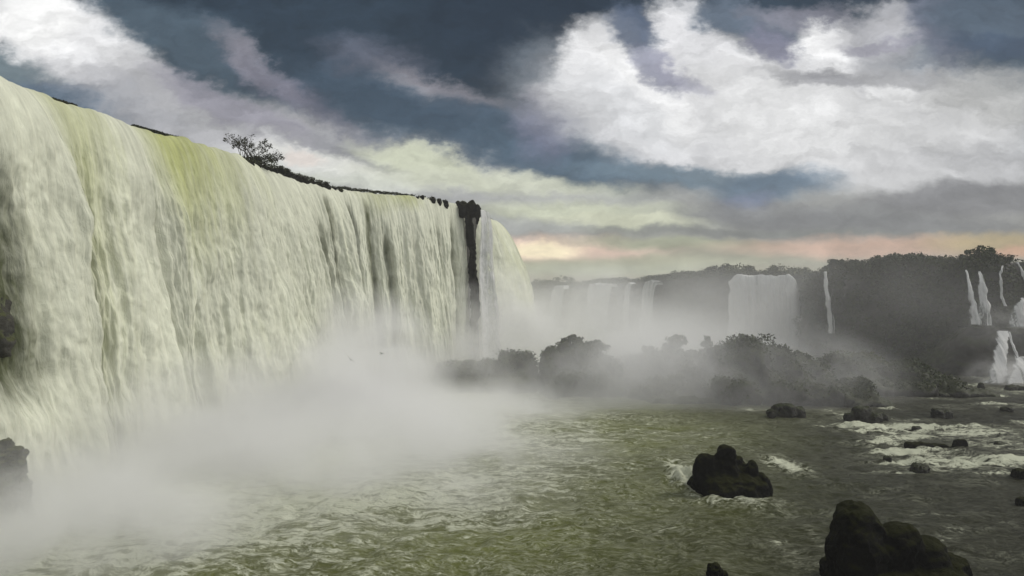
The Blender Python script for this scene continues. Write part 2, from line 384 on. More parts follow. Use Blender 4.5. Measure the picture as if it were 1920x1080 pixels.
LIP_Z = 44.0
def lip(px, py):
    return tuple(at_z(px, py, LIP_Z)[:2])
LIP = [(-64, 20), (-60, 45)] + [lip(*p) for p in [(0, 147), (60, 176), (130, 197), (190, 212), (245, 235), (330, 258), (420, 282), (500, 318), (560, 338),
       (625, 352), (690, 360), (760, 367), (830, 376), (868, 383)]]
LIP = [(float(a), float(b)) for a, b in LIP]
def px_s(path, q, s, px):                     # arc length at which the lip passes a bearing
    bx = (px - 960) / FOC
    return s[np.argmin(np.abs(q[:, 0] / np.maximum(q[:, 1], 1) - bx) + (q[:, 1] < 5) * 9)]
i_split = 2 + 10
pathA = LIP[:i_split]; pathB = LIP[i_split - 1:]
_q, _T, _s = resample(pathA, 400, 5)
SA = {p: px_s(pathA, _q, _s, p) for p in (0, 60, 110, 190, 245, 300, 420, 500, 560, 600)}
def g1(S, c, w_): return np.exp(-((S - c) / w_) ** 2)
def greenA(S, d, Z):
    g = 0.75 * g1(S, SA[110], 5.5) * (1 - 0.55 * d) + 1.0 * g1(S, SA[300], 9) * sstep(0.62, 0.0, d) + 0.35 * g1(S, SA[420], 14) * sstep(0.35, 0, d)
    g = g - 0.6 * g1(S, SA[245] - 4, 3.0) + 0.15 * fbm(S * 0.2, Z * 0.03, seed=4, oct=3)
    return np.clip(g * 0.8, 0, 1)
def thinA(S, d, Z):
    a = 1.0 * g1(S, SA[0] - 7, 4.5) * sstep(0.15, 0.35, d) * sstep(0.84, 0.68, d)
    a = a + 0.28 * np.clip(fbm(S * 0.10, Z * 0.06, seed=21, oct=3), 0, 1) * sstep(0.15, 0.4, d) * sstep(1.0, 0.7, d)
    a = a + 0.8 * g1(S, SA[600] - 2, 1.6) * sstep(0.02, 0.1, d) + 0.5 * g1(S, SA[560], 1.4) * sstep(0.05, 0.3, d)
    return np.clip(a + 0.10 * np.clip(fbm(S * 0.5, Z * 0.03, seed=23, oct=3), 0, 1), 0, 1)
fallA, qA, TA, sA = waterfall('waterfall', 'huge pale green curtain of water filling the left side, tallest and widest of the falls', pathA, LIP_Z, -0.5,
                  11.0, 900, 330, 1, green=greenA, thin=thinA, amp=1.15)
_q, _T, _s = resample(pathB, 200, 5)
SB = {p: px_s(pathB, _q, _s, p) for p in (610, 640, 700, 760, 800, 840, 860)}
def greenB(S, d, Z):
    return np.clip(0.7 * g1(S, SB[760], 4) * sstep(0.12, 0.0, d) + 0.45 * g1(S, SB[700], 6) * sstep(0.2, 0, d) + 0.12 * fbm(S * .2, Z * .05, seed=8), 0, 1)
def thinB(S, d, Z):
    a = 0.95 * g1(S, SB[640] - 0.5, 1.2) * sstep(0.02, 0.15, d) + 0.85 * g1(S, SB[640] + 4.2, 1.2) * sstep(0.0, 0.1, d)
    a = a + 0.65 * g1(S, SB[700] + 0.5, 1.3) * sstep(0.1, 0.3, d) + 0.35 * g1(S, SB[800] + 1, 0.8) * sstep(0.1, 0.2, d) + 0.5 * g1(S, SB[840], 0.9) * sstep(0.05, 0.2, d)
    return np.clip(a + 0.25 * np.clip(fbm(S * 0.45, Z * 0.02, seed=33, oct=3), 0, 1), 0, 1)
fallB, qB, TB, sB = waterfall('waterfall', 'bright middle curtain of water between the rocky knob with bushes and the dark wet rock', pathB, LIP_Z, -0.5,
                  11.0, 480, 260, 41, green=greenB, thin=thinB, amp=0.95, tf=lambda s: 1 - 0.72 * sstep(s[-1] - 20, s[-1], s))
# far curtain that turns away behind the dark rock
pathC = [(-12.5, 189.5), (-9.0, 190.0), (-6.2, 194), (-4.6, 206), (-3.5, 225), (-3, 250), (-4, 285), (-10, 330)]
pathC = [(float(a), float(b)) for a, b in pathC]
fallC, qC, TC, sC = waterfall('waterfall', 'receding curtain of water just right of the dark wet rock, its edge against the sky', pathC, LIP_Z - 1.0, -0.5,
                  13.5, 320, 160, 77, green=lambda S, d, Z: np.clip(0.25 + 0.2 * fbm(S * .3, Z * .05, seed=2), 0, 1), thin=lambda S, d, Z: 0.15 * np.clip(fbm(S * 0.3, Z * 0.02, seed=12), 0, 1),
                  amp=0.9, zt=lambda s: LIP_Z - 1.2 - 2.2 * sstep(0, 90, s))

# ------------------------------------------------------------------ cliffs and plateaus
def cliff(name, label, path, ztop, mat, seed, back=60, n=260, m=60, amp=2.0, slope=3.0, back_dir=None, step=0.0, zfun=None):
    q, T, s = resample(path, n, 6)
    N = np.stack([T[:, 1], -T[:, 0]], 1)
    tt = np.r_[np.linspace(-1, 0, 16)[:-1], np.linspace(0, 1, m)]
    S, TT = np.meshgrid(s, tt, indexing='ij')
    down = np.clip(TT, 0, 1)
    zt = ztop + (zfun(s)[:, None] if zfun else 0)
    Z = zt - (zt + 2) * down
    off = np.where(TT < 0, 0, slope * down)
    off = off + np.where(TT < 0, 0, 1) * amp * (fbm(S * 0.07, Z * 0.08, seed=seed, oct=5) + 0.4 * np.abs(fbm(S * 0.3, Z * 0.25, seed=seed + 3, oct=4))) * np.minimum(1, down * 10)
    off = off + step * (np.floor(down * 4 + 0.4 * fbm(S * 0.05, S * 0, seed=seed + 6)) / 4)
    if back_dir is None: bx, by = -N[:, 0][:, None], -N[:, 1][:, None]
    else: bx, by = back_dir
    bk = np.where(TT < 0, -TT, 0) ** 1.6 * back
    X = q[:, 0][:, None] + N[:, 0][:, None] * off + bx * bk
    Y = q[:, 1][:, None] + N[:, 1][:, None] * off + by * bk
    Z = Z + np.where(TT < 0, fbm(X * 0.03, Y * 0.03, seed=seed + 8) * 0.8 - 0.6 * sstep(0, 0.1, -TT), 0)
    o = mesh_obj(name, np.stack([X, Y, Z], -1).reshape(-1, 3), grid_faces(n, len(tt)), mat)
    tag(o, label, 'cliff', kind='structure')
    return o
lipall = [(-64, 20), (-60, 45)] + LIP[2:] + pathC[1:]
cliff('cliff', 'dark basalt cliff behind the big falls', lipall, LIP_Z - 0.9, M_CLIFF, 5, back=260, back_dir=(-0.98, 0.2), amp=1.2, slope=0.5)

FAR_Z = 30.0
def rim(px, py, z=FAR_Z): v = at_z(px, py, z); return (float(v.x), float(v.y))
far_path = [(-160, 560), (-60, 500), rim(985, 537.5), rim(1060, 536), rim(1130, 532), rim(1200, 529), rim(1290, 522), rim(1372, 516), rim(1440, 515.5), rim(1508, 514.5),
            rim(1530, 511), rim(1600, 504), rim(1700, 498), rim(1790, 493), rim(1850, 490), (141, 186), (160, 165), (200, 150)]
far_cliff = cliff('far_cliff', 'long dark cliff across the gorge under the tree line', far_path, FAR_Z, M_CLIFF, 9, back=500, back_dir=(0.35, 0.94), n=420, m=70, amp=2.4, slope=3.0, step=1)

# riverbed sheet under everything, reaching the horizon, and the plain behind the plateaus
o = mesh_obj('ground', [(-3000, -400, -3), (3000, -400, -3), (3000, 5000, -3), (-3000, 5000, -3)], [(0, 1, 2, 3)], M_CLIFF, smooth=False)
tag(o, kind='structure')

# ------------------------------------------------------------------ foam sources used by river water
FOAM = []      # x, y, rx, ry, rot, strength
def foam_px(px, py, wpx, hpx, st, rot=0):
    c = at_z(px, py); a = at_z(px, py - hpx / 2); b_ = at_z(px, py + hpx / 2)
    FOAM.append((c.x, c.y, wpx / 2 * c.y / FOC, abs(a.y - b_.y) / 2, rot, st))
for a in [(1330, 880, 90, 60, .6), (1283, 893, 44, 46, 1.3), (1300, 918, 60, 16, .8), (1385, 940, 160, 14, .9), (1440, 952, 60, 20, .7), (1480, 872, 60, 34, 1.0), (1465, 868, 50, 20, .8),
          (1340, 815, 90, 36, .55), (1420, 808, 60, 30, .4), (1400, 790, 60, 20, .3),
          (1690, 800, 180, 14, 1.0), (1800, 810, 240, 22, .8), (1860, 830, 160, 40, .7), (1650, 832, 120, 10, .9), (1740, 850, 120, 12, .9), (1800, 870, 220, 20, 1.0), (1880, 872, 140, 26, .9),
          (1760, 885, 90, 14, .7), (1590, 778, 90, 14, .7), (1560, 770, 60, 10, .5), (1665, 722, 60, 16, .9), (1680, 735, 50, 8, .6), (1810, 722, 60, 8, .8), (1815, 742, 90, 10, .6), (1780, 762, 70, 8, .5),
          (1410, 767, 70, 6, .7), (1240, 752, 50, 6, .6), (1500, 790, 120, 8, .4), (1500, 1050, 60, 60, .45), (1480, 1030, 40, 40, .4), (1765, 1015, 60, 14, .6), (1860, 1045, 160, 16, .35), (1530, 1010, 26, 40, .5),
          (1310, 1040, 30, 30, .3), (1360, 1065, 40, 20, .4), (1890, 715, 90, 20, .9), (1900, 735, 60, 12, .7), (1870, 760, 90, 8, .4), (1900, 985, 40, 20, .35), (1820, 965, 120, 8, .3),
          (60, 985, 240, 90, .7), (20, 1020, 160, 40, .7), (40, 920, 200, 80, .9)]:
    foam_px(*a)

rf = random.Random(31)
for k_ in range(26):       # broken current lines of the rapids
    foam_px(rf.uniform(1600, 1920), rf.uniform(785, 895), rf.uniform(40, 150), rf.uniform(3, 9), rf.uniform(.6, 1.25))
for k_ in range(16):
    foam_px(rf.uniform(1480, 1920), rf.uniform(900, 1075), rf.uniform(30, 110), rf.uniform(4, 12), rf.uniform(.25, .6))
for k_ in range(10):
    foam_px(rf.uniform(1640, 1920), rf.uniform(716, 775), rf.uniform(30, 90), rf.uniform(2, 4), rf.uniform(.5, 1.0))
def river():
    # rows get coarser with distance from the viewpoint's side of the river
    ny, nx = 620, 760
    yy = np.r_[-60, -20, 10 + np.cumsum(np.geomspace(0.12, 4.5, ny - 2))]
    yy[2:] = 30 + (yy[2:] - yy[2]) * (420 / (yy[-1] - yy[2]))
    t = np.linspace(-1, 1, nx)
    Y = np.repeat(yy[:, None], nx, 1)
    Wd = 30 + np.maximum(yy, 20)[:, None] * 0.95
    X = t[None, :] * Wd + 0.0 * Y
    lipx = np.interp(Y, [a[1] for a in lipall], [a[0] for a in lipall])
    dist = X - (lipx + 11)                                # metres out from the falls' foot
    near = np.exp(-np.clip(dist, 0, None) / 26) * sstep(240, 190, Y)
    f = 0.95 * near
    # general surface foam thins out towards the right bank
    bear = X / np.maximum(Y, 1)
    f = f + 0.42 * sstep(0.52, -0.05, bear + 0.10 * fbm(X * 0.03, Y * 0.03, seed=3, oct=3)) * sstep(30, 75, Y) + 0.16 * sstep(0.6, 0.1, bear) * sstep(25, 60, Y) + 0.06
    turb = f.copy()
    spl = np.zeros_like(X)
    for (cx, cy_, rx, ry, rot, st) in FOAM:
        r2 = ((X - cx) / (rx * 1.15)) ** 2 + ((Y - cy_) / (ry * 1.3)) ** 2
        g = np.exp(-r2 ** 1.5)
        f = np.maximum(f, st * g + f * (1 - g) * 1.0); spl = np.maximum(spl, (st > 0.85) * g)
    # waves
    amp = (0.22 + 0.35 * near + 0.25 * spl) 
    Z = amp * (fbm(X * 0.22, Y * 0.30, seed=51, oct=5, gain=0.55) + 0.5 * (1 - 2 * np.abs(fbm(X * 0.35 + 9, Y * 0.5, seed=55, oct=4))))
    Z = Z + 0.25 * fbm(X * 0.05, Y * 0.07, seed=58, oct=2) + spl * (0.12 + 0.35 * fbm(X * 0.5, Y * 1.1, seed=60, oct=4))
    g = np.exp(-(((X - SPL.x) / 2.2) ** 2 + ((Y - SPL.y) / 2.4) ** 2))
    Z = Z + 1.5 * g * (0.8 + 0.5 * fbm(X * 1.1, Y * 1.1, seed=61, oct=3)); f = np.maximum(f, 1.6 * g)
    o = mesh_obj('river_water', np.stack([X, Y, Z], -1).reshape(-1, 3), grid_faces(ny, nx)[:, ::-1], M_RIVER)
    fattr(o, 'foam', f); fattr(o, 'turbid', turb)
    tag(o, 'olive green churning river with foam streaks', 'river', kind='structure')
m, t, b, _ = new_mat('river_water'); M_RIVER = m
g = t.new('ShaderNodeNewGeometry').outputs['Position']
gw = t.vec('ADD', g, t.vec('SCALE', t.vec('SUBTRACT', t.noise(g, 0.12, 3, color=True), (.5, .5, .5)), sc=6.0))
n1 = t.noise(t.mapping(gw, rot=(0, 0, R(12)), scale=(0.35, 0.9, 0.6)), 1.0, 7, 0.68, 0.5)
n2 = t.noise(t.mapping(gw, rot=(0, 0, R(-20)), scale=(1.6, 3.0, 2)), 1.0, 6, 0.7, 0.8)
n3 = t.noise(t.mapping(gw, scale=(0.05, 0.10, 0.1)), 1.0, 4, 0.6)
fo = attr(t, 'foam')
vein = t.math('SUBTRACT', 1.0, t.math('MULTIPLY', t.math('ABSOLUTE', t.math('SUBTRACT', n1, 0.5)), 9.0), clamp=True)
val = t.math('ADD', t.math('MULTIPLY', n1, 0.9), t.math('ADD', t.math('MULTIPLY', n2, 0.75), t.math('MULTIPLY', n3, 0.35)))   # about 1.0
thr = t.rng(fo, 0, 1.2, 1.28, 0.74)
fm = t.rng(val, thr, t.math('ADD', thr, 0.16), 0, 1)
fm = t.math('MAXIMUM', fm, t.math('MULTIPLY', t.math('MULTIPLY', vein, t.rng(n2, 0.42, 0.6)), t.rng(fo, 0.02, 0.5, 0.10, 0.55)))
body = t.mix(t.rng(attr(t, 'turbid'), 0.05, 0.6), (0.010, 0.010, 0.007, 1), (0.104, 0.115, 0.034, 1))
body = t.mix(t.rng(n3, 0.4, 0.6, 0, 0.35), body, (0.03, 0.03, 0.016, 1))
c = t.mix(t.math('MULTIPLY', fm, t.rng(fo, 0, 0.8, 0.6, 1.0)), body, (0.44, 0.455, 0.35, 1))
t.put(b.inputs['Base Color'], c)
t.put(b.inputs['Roughness'], t.rng(fm, 0, 1, 0.32, 0.85)); b.inputs['Specular IOR Level'].default_value = 0.10; b.inputs['IOR'].default_value = 1.33
bump(t, b, t.math('ADD', t.math('MULTIPLY', n1, 1.2), t.math('MULTIPLY', n2, 0.7)), 0.9, 0.35)
SPL = at_z(1286, 900)
river()

# ------------------------------------------------------------------ rocks
def blob_rock(name, label, loc, blobs, mat, seed, voxel, amp=0.5, freq=0.5, group='boulders standing in the river', cat='rock', parent=None, ledge=0.0, kind=None, block=1.0):
    """ellipsoids fused into one skin, then broken up; blobs: x, y, z, rx, ry, rz, rot about z (rel. to loc)"""
    import bmesh
    bm = bmesh.new()
    for (x, y, z, rx, ry, rz, rot) in blobs:
        res_ = bmesh.ops.create_icosphere(bm, subdivisions=3, radius=1.0); mt = Matrix.Translation((x, y, z)) @ Matrix.Rotation(R(rot), 4, 'Z') @ Matrix.Diagonal((rx, ry, rz, 1))
        for v in res_['verts']:
            if block != 1.0: v.co = Vector([math.copysign(abs(c_) ** block, c_) * .93 for c_ in v.co])
            v.co = mt @ v.co
    me = bpy.data.meshes.new('tmp'); bm.to_mesh(me); bm.free()
    o = bpy.data.objects.new('tmp', me); COL.objects.link(o)
    md = o.modifiers.new('r', 'REMESH'); md.mode = 'VOXEL'; md.voxel_size = voxel
    dg = bpy.context.evaluated_depsgraph_get(); ev = o.evaluated_get(dg)
    me2 = bpy.data.meshes.new_from_object(ev)
    bpy.data.objects.remove(o); bpy.data.meshes.remove(me)
    n = len(me2.vertices); co = np.empty(n * 3, np.float32); me2.vertices.foreach_get('co', co); co = co.reshape(-1, 3).astype(float)
    no = np.empty(n * 3, np.float32); me2.vertex_normals.foreach_get('vector', no); no = no.reshape(-1, 3)
    x, y, z = (co * freq).T
    # worley facets
    rs = np.random.RandomState(seed)
    pts = co[rs.randint(0, n, 46)] + rs.normal(0, 0.3, (46, 3))
    d = np.linalg.norm(co[:, None, :] - pts[None], axis=2); d.sort(axis=1)
    fac = (d[:, 1] - d[:, 0]); fac = np.clip(fac * freq * 0.8, 0, 1)
    dis = amp * (0.9 * fbm(x, y, z, seed=seed, oct=5, gain=0.55) + 0.55 * (fac - 0.5) + 0.35 * (1 - 2 * np.abs(fbm(x * 2, y * 2, z * 2, seed=seed + 4, oct=3))))
    co = co + no * dis[:, None]
    if ledge: co[:, 2] += ledge * np.sin(co[:, 2] / ledge * 1.3 + 2 * fbm(x * .5, y * .5, seed=seed + 2, oct=2)) * 0.35
    me2.vertices.foreach_set('co', co.astype(np.float32).ravel())
    me2.polygons.foreach_set('use_smooth', np.ones(len(me2.polygons), bool)); me2.update()
    me2.materials.clear(); me2.materials.append(mat)
    o = bpy.data.objects.new(name, me2); COL.objects.link(o); o.location = loc; me2.name = name
    if parent: o.parent = parent
    else: tag(o, label, cat, group, kind)
    return o

def rock_px(label, px, py_base, wpx, hpx, seed, lumps=None, mat=None, depth=0.8, name='river_rock', amp=None, cat='rock', group='boulders standing in the river', res=26):
    """a boulder whose foot stands on the water at (px, py_base), wpx wide and hpx high"""
    c = at_z(px, py_base); k = c.y / FOC
    W, Hh = wpx * k / 2, hpx * k
    c.y += W * depth * 0.8
    if lumps is None:
        rs = random.Random(seed)
        lumps = [(0, 0.45, 0.75)] + [(rs.uniform(-.6, .6), rs.uniform(.25, .75), rs.uniform(.3, .5)) for _ in range(3)]
    bl = []
    rs = random.Random(seed + 1)
    for (lx, lz, lr) in lumps:    # lx -1..1 across, lz top height 0..1, lr half width 0..1
        top = lz * Hh; rz = max(top * 1.15, lr * W * 0.5)
        bl.append((lx * W, rs.uniform(-.15, .15) * W, top - rz, lr * W, lr * W * depth * rs.uniform(.9, 1.2), rz, rs.uniform(-25, 25)))
    return blob_rock(name, label, (c.x, c.y, 0), bl, mat or M_ROCK, seed, max(W / res, 0.06), amp=amp if amp else W * 0.13, freq=1.6 / W, cat=cat, group=group, block=0.62)

rock_px('large jagged black boulder in the middle of the river with spray at its foot', 1383, 934, 156, 99, 3,
        [(-0.58, 0.80, 0.36), (-0.12, 0.99, 0.34), (0.16, 0.74, 0.36), (0.52, 0.66, 0.20), (0.72, 0.42, 0.28), (0, 0.4, 0.95), (.35, .6, .4)], M_ROCK_BLACK, amp=0.45, res=34)
rock_px('huge black foreground boulder cut off by the bottom edge, rising to a rounded top', 1722, 1150, 284, 192, 12,
        [(-0.48, 0.95, 0.42), (-0.44, 1.0, 0.42), (0.05, 0.78, 0.42), (0.38, 0.62, 0.42), (0.75, 0.45, 0.4), (0.1, 0.4, 1.1)], M_ROCK_BLACK, amp=0.40, res=46)
rock_px('tip of a small black rock at the bottom edge beside the huge black boulder', 1345, 1100, 60, 38, 15, [(0, 1, .6), (.4, .6, .5)], M_ROCK_BLACK)
rock_px('long low black rock with a rounded hump ringed by white rapids', 1768, 848, 130, 24, 17,
        [(-0.75, 0.75, 0.25), (-0.35, 0.7, 0.35), (0.1, 0.6, 0.35), (0.68, 1.0, 0.26)], M_ROCK_BLACK, depth=0.45, amp=0.35)
rock_px('dark boulder with two humps at the head of the white rapids', 1640, 792, 88, 28, 19, [(-0.15, 1, 0.5), (-0.6, 0.55, 0.35), (0.72, 0.6, 0.26), (0.3, .6, .4)], M_ROCK, amp=.4)
rock_px('low broad rock just below the middle of the dark rock ridge', 1487, 786, 86, 26, 21, [(-.1, 1, .6), (.5, .7, .4), (-.6, .6, .35)], M_ROCK, amp=.4)
rock_px('small dark rock upstream of the long low black rock', 1778, 783, 54, 16, 23, [(-.3, 1, .45), (.4, .7, .45)], M_ROCK, amp=.3)
rock_px('flat dark rock near the foot of the double cascade', 1716, 738, 64, 22, 25, [(-.2, 1, .6), (.5, .8, .4)], M_ROCK)
rock_px('small round dark rock ringed by foam before the cascades', 1815, 741, 32, 16, 27, [(0, 1, .8)], M_ROCK)
rock_px('tiny upright rock at the foot of the lower cascade', 1843, 733, 16, 16, 29, [(0, 1, .8)], M_ROCK)
rock_px('dark rock almost awash under the white rapids band', 1732, 888, 44, 16, 31, [(0, 1, .8), (.5, .6, .4)], M_ROCK, amp=.3)
rock_px('black rock cut off by the right edge below the rapids', 1922, 900, 40, 20, 33, [(0, 1, .8)], M_ROCK_BLACK)
rock_px('small black rock cut off by the right edge low down', 1925, 950, 30, 16, 35, [(0, 1, .8)], M_ROCK_BLACK)
rock_px('rock shelf cut off by the right edge at the foot of the cascades', 1912, 734, 40, 12, 37, [(-.3, 1, .6), (.5, .9, .5)], M_ROCK)
rock_px('dark boulder in the mist at the lower left edge under the big curtain', 4, 1000, 84, 178, 39, [(-.3, 1, .6), (.25, .95, .5), (.6, .5, .35), (0, .5, .8)], M_ROCK_OLIVE, amp=.6)
rock_px('small wet rock tip poking from the river left of the cascades, between two foam lines', 1775, 745, 26, 8, 63, [(0, 1, .8)], M_ROCK)

rock_px('tiny black rock in the white rapids, right of the two-humped boulder', 1722, 806, 22, 7, 71, [(0, 1, .8)], M_ROCK)
rock_px('low black rock just right of the rock with the rounded hump, in the foam', 1885, 838, 34, 8, 72, [(-.2, 1, .6), (.5, .7, .4)], M_ROCK)
rock_px('small black rock in the foam line left of the low rock awash', 1668, 862, 20, 6, 73, [(0, 1, .8)], M_ROCK)
rock_px('small dark rock upstream at the right edge beneath the cascades', 1895, 772, 30, 9, 74, [(0, 1, .8), (.4, .6, .4)], M_ROCK)

# rocky ridge in the middle, in separate islands
IG = 'rock islands in the middle of the gorge'
def island(label, pts, Y, seed, mat=None, depth=9.0, amp=1.1, voxel=0.55, base=-2):
    """pts: photograph bearings of the skyline; every point becomes a hump at distance Y"""
    loc = at_y(sum(p[0] for p in pts) / len(pts), 600, Y); loc.z = 0
    bl = []
    rs = random.Random(seed)
    for i, (px, py) in enumerate(pts):
        v = at_y(px, py, Y); w_ = (pts[min(i + 1, len(pts) - 1)][0] - pts[max(i - 1, 0)][0]) / (2 if 0 < i < len(pts) - 1 else 1) * Y / FOC
        top = v.z - 0.4
        dy_ = rs.uniform(-.25, .25) * depth
        bl.append((v.x - loc.x, dy_, top / 2 + base / 2, max(w_ * 0.72, 1.2), depth * rs.uniform(.55, 1) * min(1, .45 + top / 12), (top - base) / 2, rs.uniform(-15, 15)))
        bl.append((v.x - loc.x + rs.uniform(-1, 1), -depth * .6, top * .25 + base / 2, w_ * .8 + 1, depth * .7, max((top * .5 - base) / 2, 1), 0))
    o = blob_rock('rock_island', label, loc, bl, mat or M_ROCK, seed, voxel, amp=amp, freq=0.30, group=IG, cat='rock island', ledge=0.0)
    n = len(o.data.vertices); co = np.empty(n * 3, np.float32); o.data.vertices.foreach_get('co', co); co = co.reshape(-1, 3)
    no = np.empty(n * 3, np.float32); o.data.vertex_normals.foreach_get('vector', no); no = no.reshape(-1, 3)
    patch = fbm(co[:, 0] * .15, co[:, 1] * .15, co[:, 2] * .15, seed=seed) + no[:, 2] * .9 + (co[:, 2] - 4) * .06
    ok = np.where((patch > .35) & (co[:, 2] > 1.5))[0]
    rn = np.random.RandomState(seed); k = min(len(ok), 1400); idx = rn.choice(ok, k, replace=False)
    V_, F_ = leaves(co[idx], rn.uniform(.35, 1.0, k), k * 9, .24, seed, .8)
    mesh_obj('scrub', V_, F_, M_LEAF, o, smooth=False)
    return o
island('low flat-topped rock tongue reaching into the mist toward the falls', [(826, 674), (850, 670), (880, 672), (915, 670), (950, 662), (985, 662)], 151, 101, M_ROCK_OLIVE, depth=6, amp=.8)
island('misty rounded rock mound with one knob on top, nearest the falls', [(1035, 648), (1060, 640), (1085, 638), (1110, 645), (1140, 660), (1175, 672), (1200, 690)], 150, 102, depth=10)
island('mist covered rock mound carrying a round bush and an upright stump', [(1190, 668), (1225, 655), (1260, 650), (1295, 655), (1330, 650), (1360, 655)], 147, 103, depth=10)
island('largest and darkest rock mound, in front of the broad far waterfall', [(1345, 652), (1375, 640), (1410, 638), (1445, 648), (1480, 662), (1510, 672), (1535, 684)], 141, 104, depth=11)
island('long low rock island sloping down toward the cascades', [(1530, 672), (1565, 664), (1605, 662), (1640, 672), (1680, 678), (1725, 686), (1762, 698), (1790, 712)], 150, 105, depth=9)
island('dark angular rock outcrop in front of the long low rock island', [(1565, 722), (1590, 708), (1612, 704), (1635, 730)], 134, 106, depth=6, amp=.8)
island('low dark outcrop at the waterline before the misty mounds', [(1232, 732), (1262, 718), (1290, 716), (1330, 722), (1365, 716), (1400, 726)], 136, 107, depth=5, amp=.8)
island('low rocky apron below the largest mound, near the long foam streak', [(1410, 722), (1450, 712), (1490, 716), (1530, 712), (1562, 730)], 136, 108, depth=5, amp=.8)

# ------------------------------------------------------------------ vegetation
def tubes(segs, k=5):
    """segs: (p0, p1, r0, r1)"""
    Vs, Fs = [], []; o = 0
    for p0, p1, r0, r1 in segs:
        p0 = np.array(p0, float); p1 = np.array(p1, float); ax = p1 - p0; ax /= max(np.linalg.norm(ax), 1e-6)
        u = np.cross(ax, [0.3, 0.9, 0.1]); u /= np.linalg.norm(u); v = np.cross(ax, u)
        for p, r in ((p0, r0), (p1, r1)):
            for j in range(k):
                an = 2 * math.pi * j / k; Vs.append(p + r * (math.cos(an) * u + math.sin(an) * v))
        for j in range(k): Fs.append((o + j, o + (j + 1) % k, o + k + (j + 1) % k, o + k + j))
        o += 2 * k
    return Vs, Fs
def tree_parts(h, w_, seed, nl, lsz, style='round'):
    rs = random.Random(seed)
    segs = []; cs = []; rr = []
    p = np.array([0, 0, -0.8]); r = h * 0.035
    fork = h * (0.35 if style == 'round' else 0.06)
    q = np.array([rs.uniform(-.03, .03) * h, rs.uniform(-.03, .03) * h, fork]); segs.append((p, q, r * 1.3, r))
    for i in range(7 if style == 'round' else 9):
        an = rs.uniform(0, 6.28); el = rs.uniform(0.35, 1.3) if style == 'round' else rs.uniform(0.0, 1.3); L = h * rs.uniform(.3, .55)
        e = q + np.array([math.cos(an) * math.cos(el) * w_ / h * 1.1, math.sin(an) * math.cos(el) * w_ / h * 1.1, math.sin(el)]) * L
        segs.append((q, (q + e) / 2 + np.array([0, 0, -.03 * h]), r * .6, r * .4)); segs.append(((q + e) / 2 + np.array([0, 0, -.03 * h]), e, r * .4, r * .12))
        cs.append(e); rr.append(w_ * rs.uniform(.16, .32))
        for j in range(2):
            cs.append(e + np.array([rs.uniform(-1, 1), rs.uniform(-1, 1), rs.uniform(-.6, .5)]) * w_ * .22); rr.append(w_ * rs.uniform(.10, .2))
    cs.append(q + np.array([0, 0, h * .3])); rr.append(w_ * .3)
    if style != 'round': cs += [np.array([w_ * .2 * a, 0, h * .3]) for a in (-1, 0, 1)]; rr += [w_ * .36] * 3
    return tubes(segs), leaves(cs, rr, nl, lsz, seed + 5)
def tree(label, loc, h, w_, seed, nl=1100, lsz=0.32, mat=None, group='trees along the far plateau rim', cat='tree', name='tree', style='round'):
    (tv, tf), (lv, lf) = tree_parts(h, w_, seed, nl, lsz, style)
    root = empty(name, loc); tag(root, label, cat, group)
    mesh_obj('trunk', tv, tf, M_BARK, root); mesh_obj('crown', lv, lf, mat or M_LEAF, root, smooth=False)
    return root
def copy_tree(src, loc, rz, sc, label, group):
    r = src.copy(); COL.objects.link(r); r.location = loc; r.rotation_euler.z = rz; r.scale = sc; r['label'] = label; r['group'] = group
    for ch in src.children:
        c_ = ch.copy(); COL.objects.link(c_); c_.parent = r
    return r
# path of the far rim for planting
RQ, RT, RS_ = resample(far_path, 800, 6)
def rim_at(px, back=2.0):
    b_ = (px - 960) / FOC; i = np.argmin(np.abs(RQ[:, 0] / RQ[:, 1] - b_))
    n = np.array([RT[i][1], -RT[i][0]])
    p = RQ[i] - n * back; return p, i
named = [ # px, top y, width px, label
 (1012, 524, 30, 'leftmost far tree, a low crown just right of the receding curtain'),
 (1052, 517, 34, 'small round tree on the far rim right of the big falls'),
 (1118, 521, 26, 'tiny tree on the misty far rim above the faint waterfalls'),
 (1325, 497, 30, 'thin pale tree on the far rim left of the broad far waterfall'),
 (1352, 493, 26, 'slender tree in the pair left of the broad far waterfall'),
 (1392, 496, 44, 'round olive tree on the rim above the left end of the broad far waterfall'),
 (1452, 500, 50, 'low olive tree above the middle of the broad far waterfall'),
 (1490, 502, 50, 'low olive tree above the right end of the broad far waterfall'),
 (1550, 484, 26, 'small leaning tree at the left end of the dark wooded bluff'),
 (1576, 480, 34, 'round tree second from the left end of the wooded bluff'),
 (1832, 463, 52, 'tallest tree on the wooded bluff, above the double cascade'),
 (1652, 477, 50, 'flat wide tree on the highest left shoulder of the wooded bluff'),
 (1712, 476, 60, 'broad domed tree in the middle of the wooded bluff'),
]
protos = []
for k, (px, ty, wpx, lab) in enumerate(named):
    p, i = rim_at(px, 3.0); Yd = p[1]; top = at_y(px, ty, Yd).z
    h = max(top - FAR_Z + 0.5, 3.0); w_ = wpx * Yd / FOC
    tr = tree(lab, (p[0], p[1], FAR_Z - 0.8), h, w_, 200 + k, nl=900 if px < 1540 else 1500, lsz=0.42 if px < 1540 else 0.34,
              mat=M_LEAF_OLIVE if 1380 < px < 1500 else M_LEAF, group='trees along the far plateau rim')
    protos.append((tr, h))
rs = random.Random(4)
base_tr, bh = protos[-1]; base2, bh2 = protos[-2]; base3, bh3 = protos[5]
OL = [b_.data.materials for b_ in base3.children]
gN = {0: 'low trees of the misty far rim left of the broad waterfall', 1: 'trees packed on the dark wooded bluff'}
ORD = 'first second third fourth fifth sixth seventh eighth ninth tenth eleventh twelfth thirteenth fourteenth fifteenth sixteenth seventeenth eighteenth nineteenth twentieth'.split()
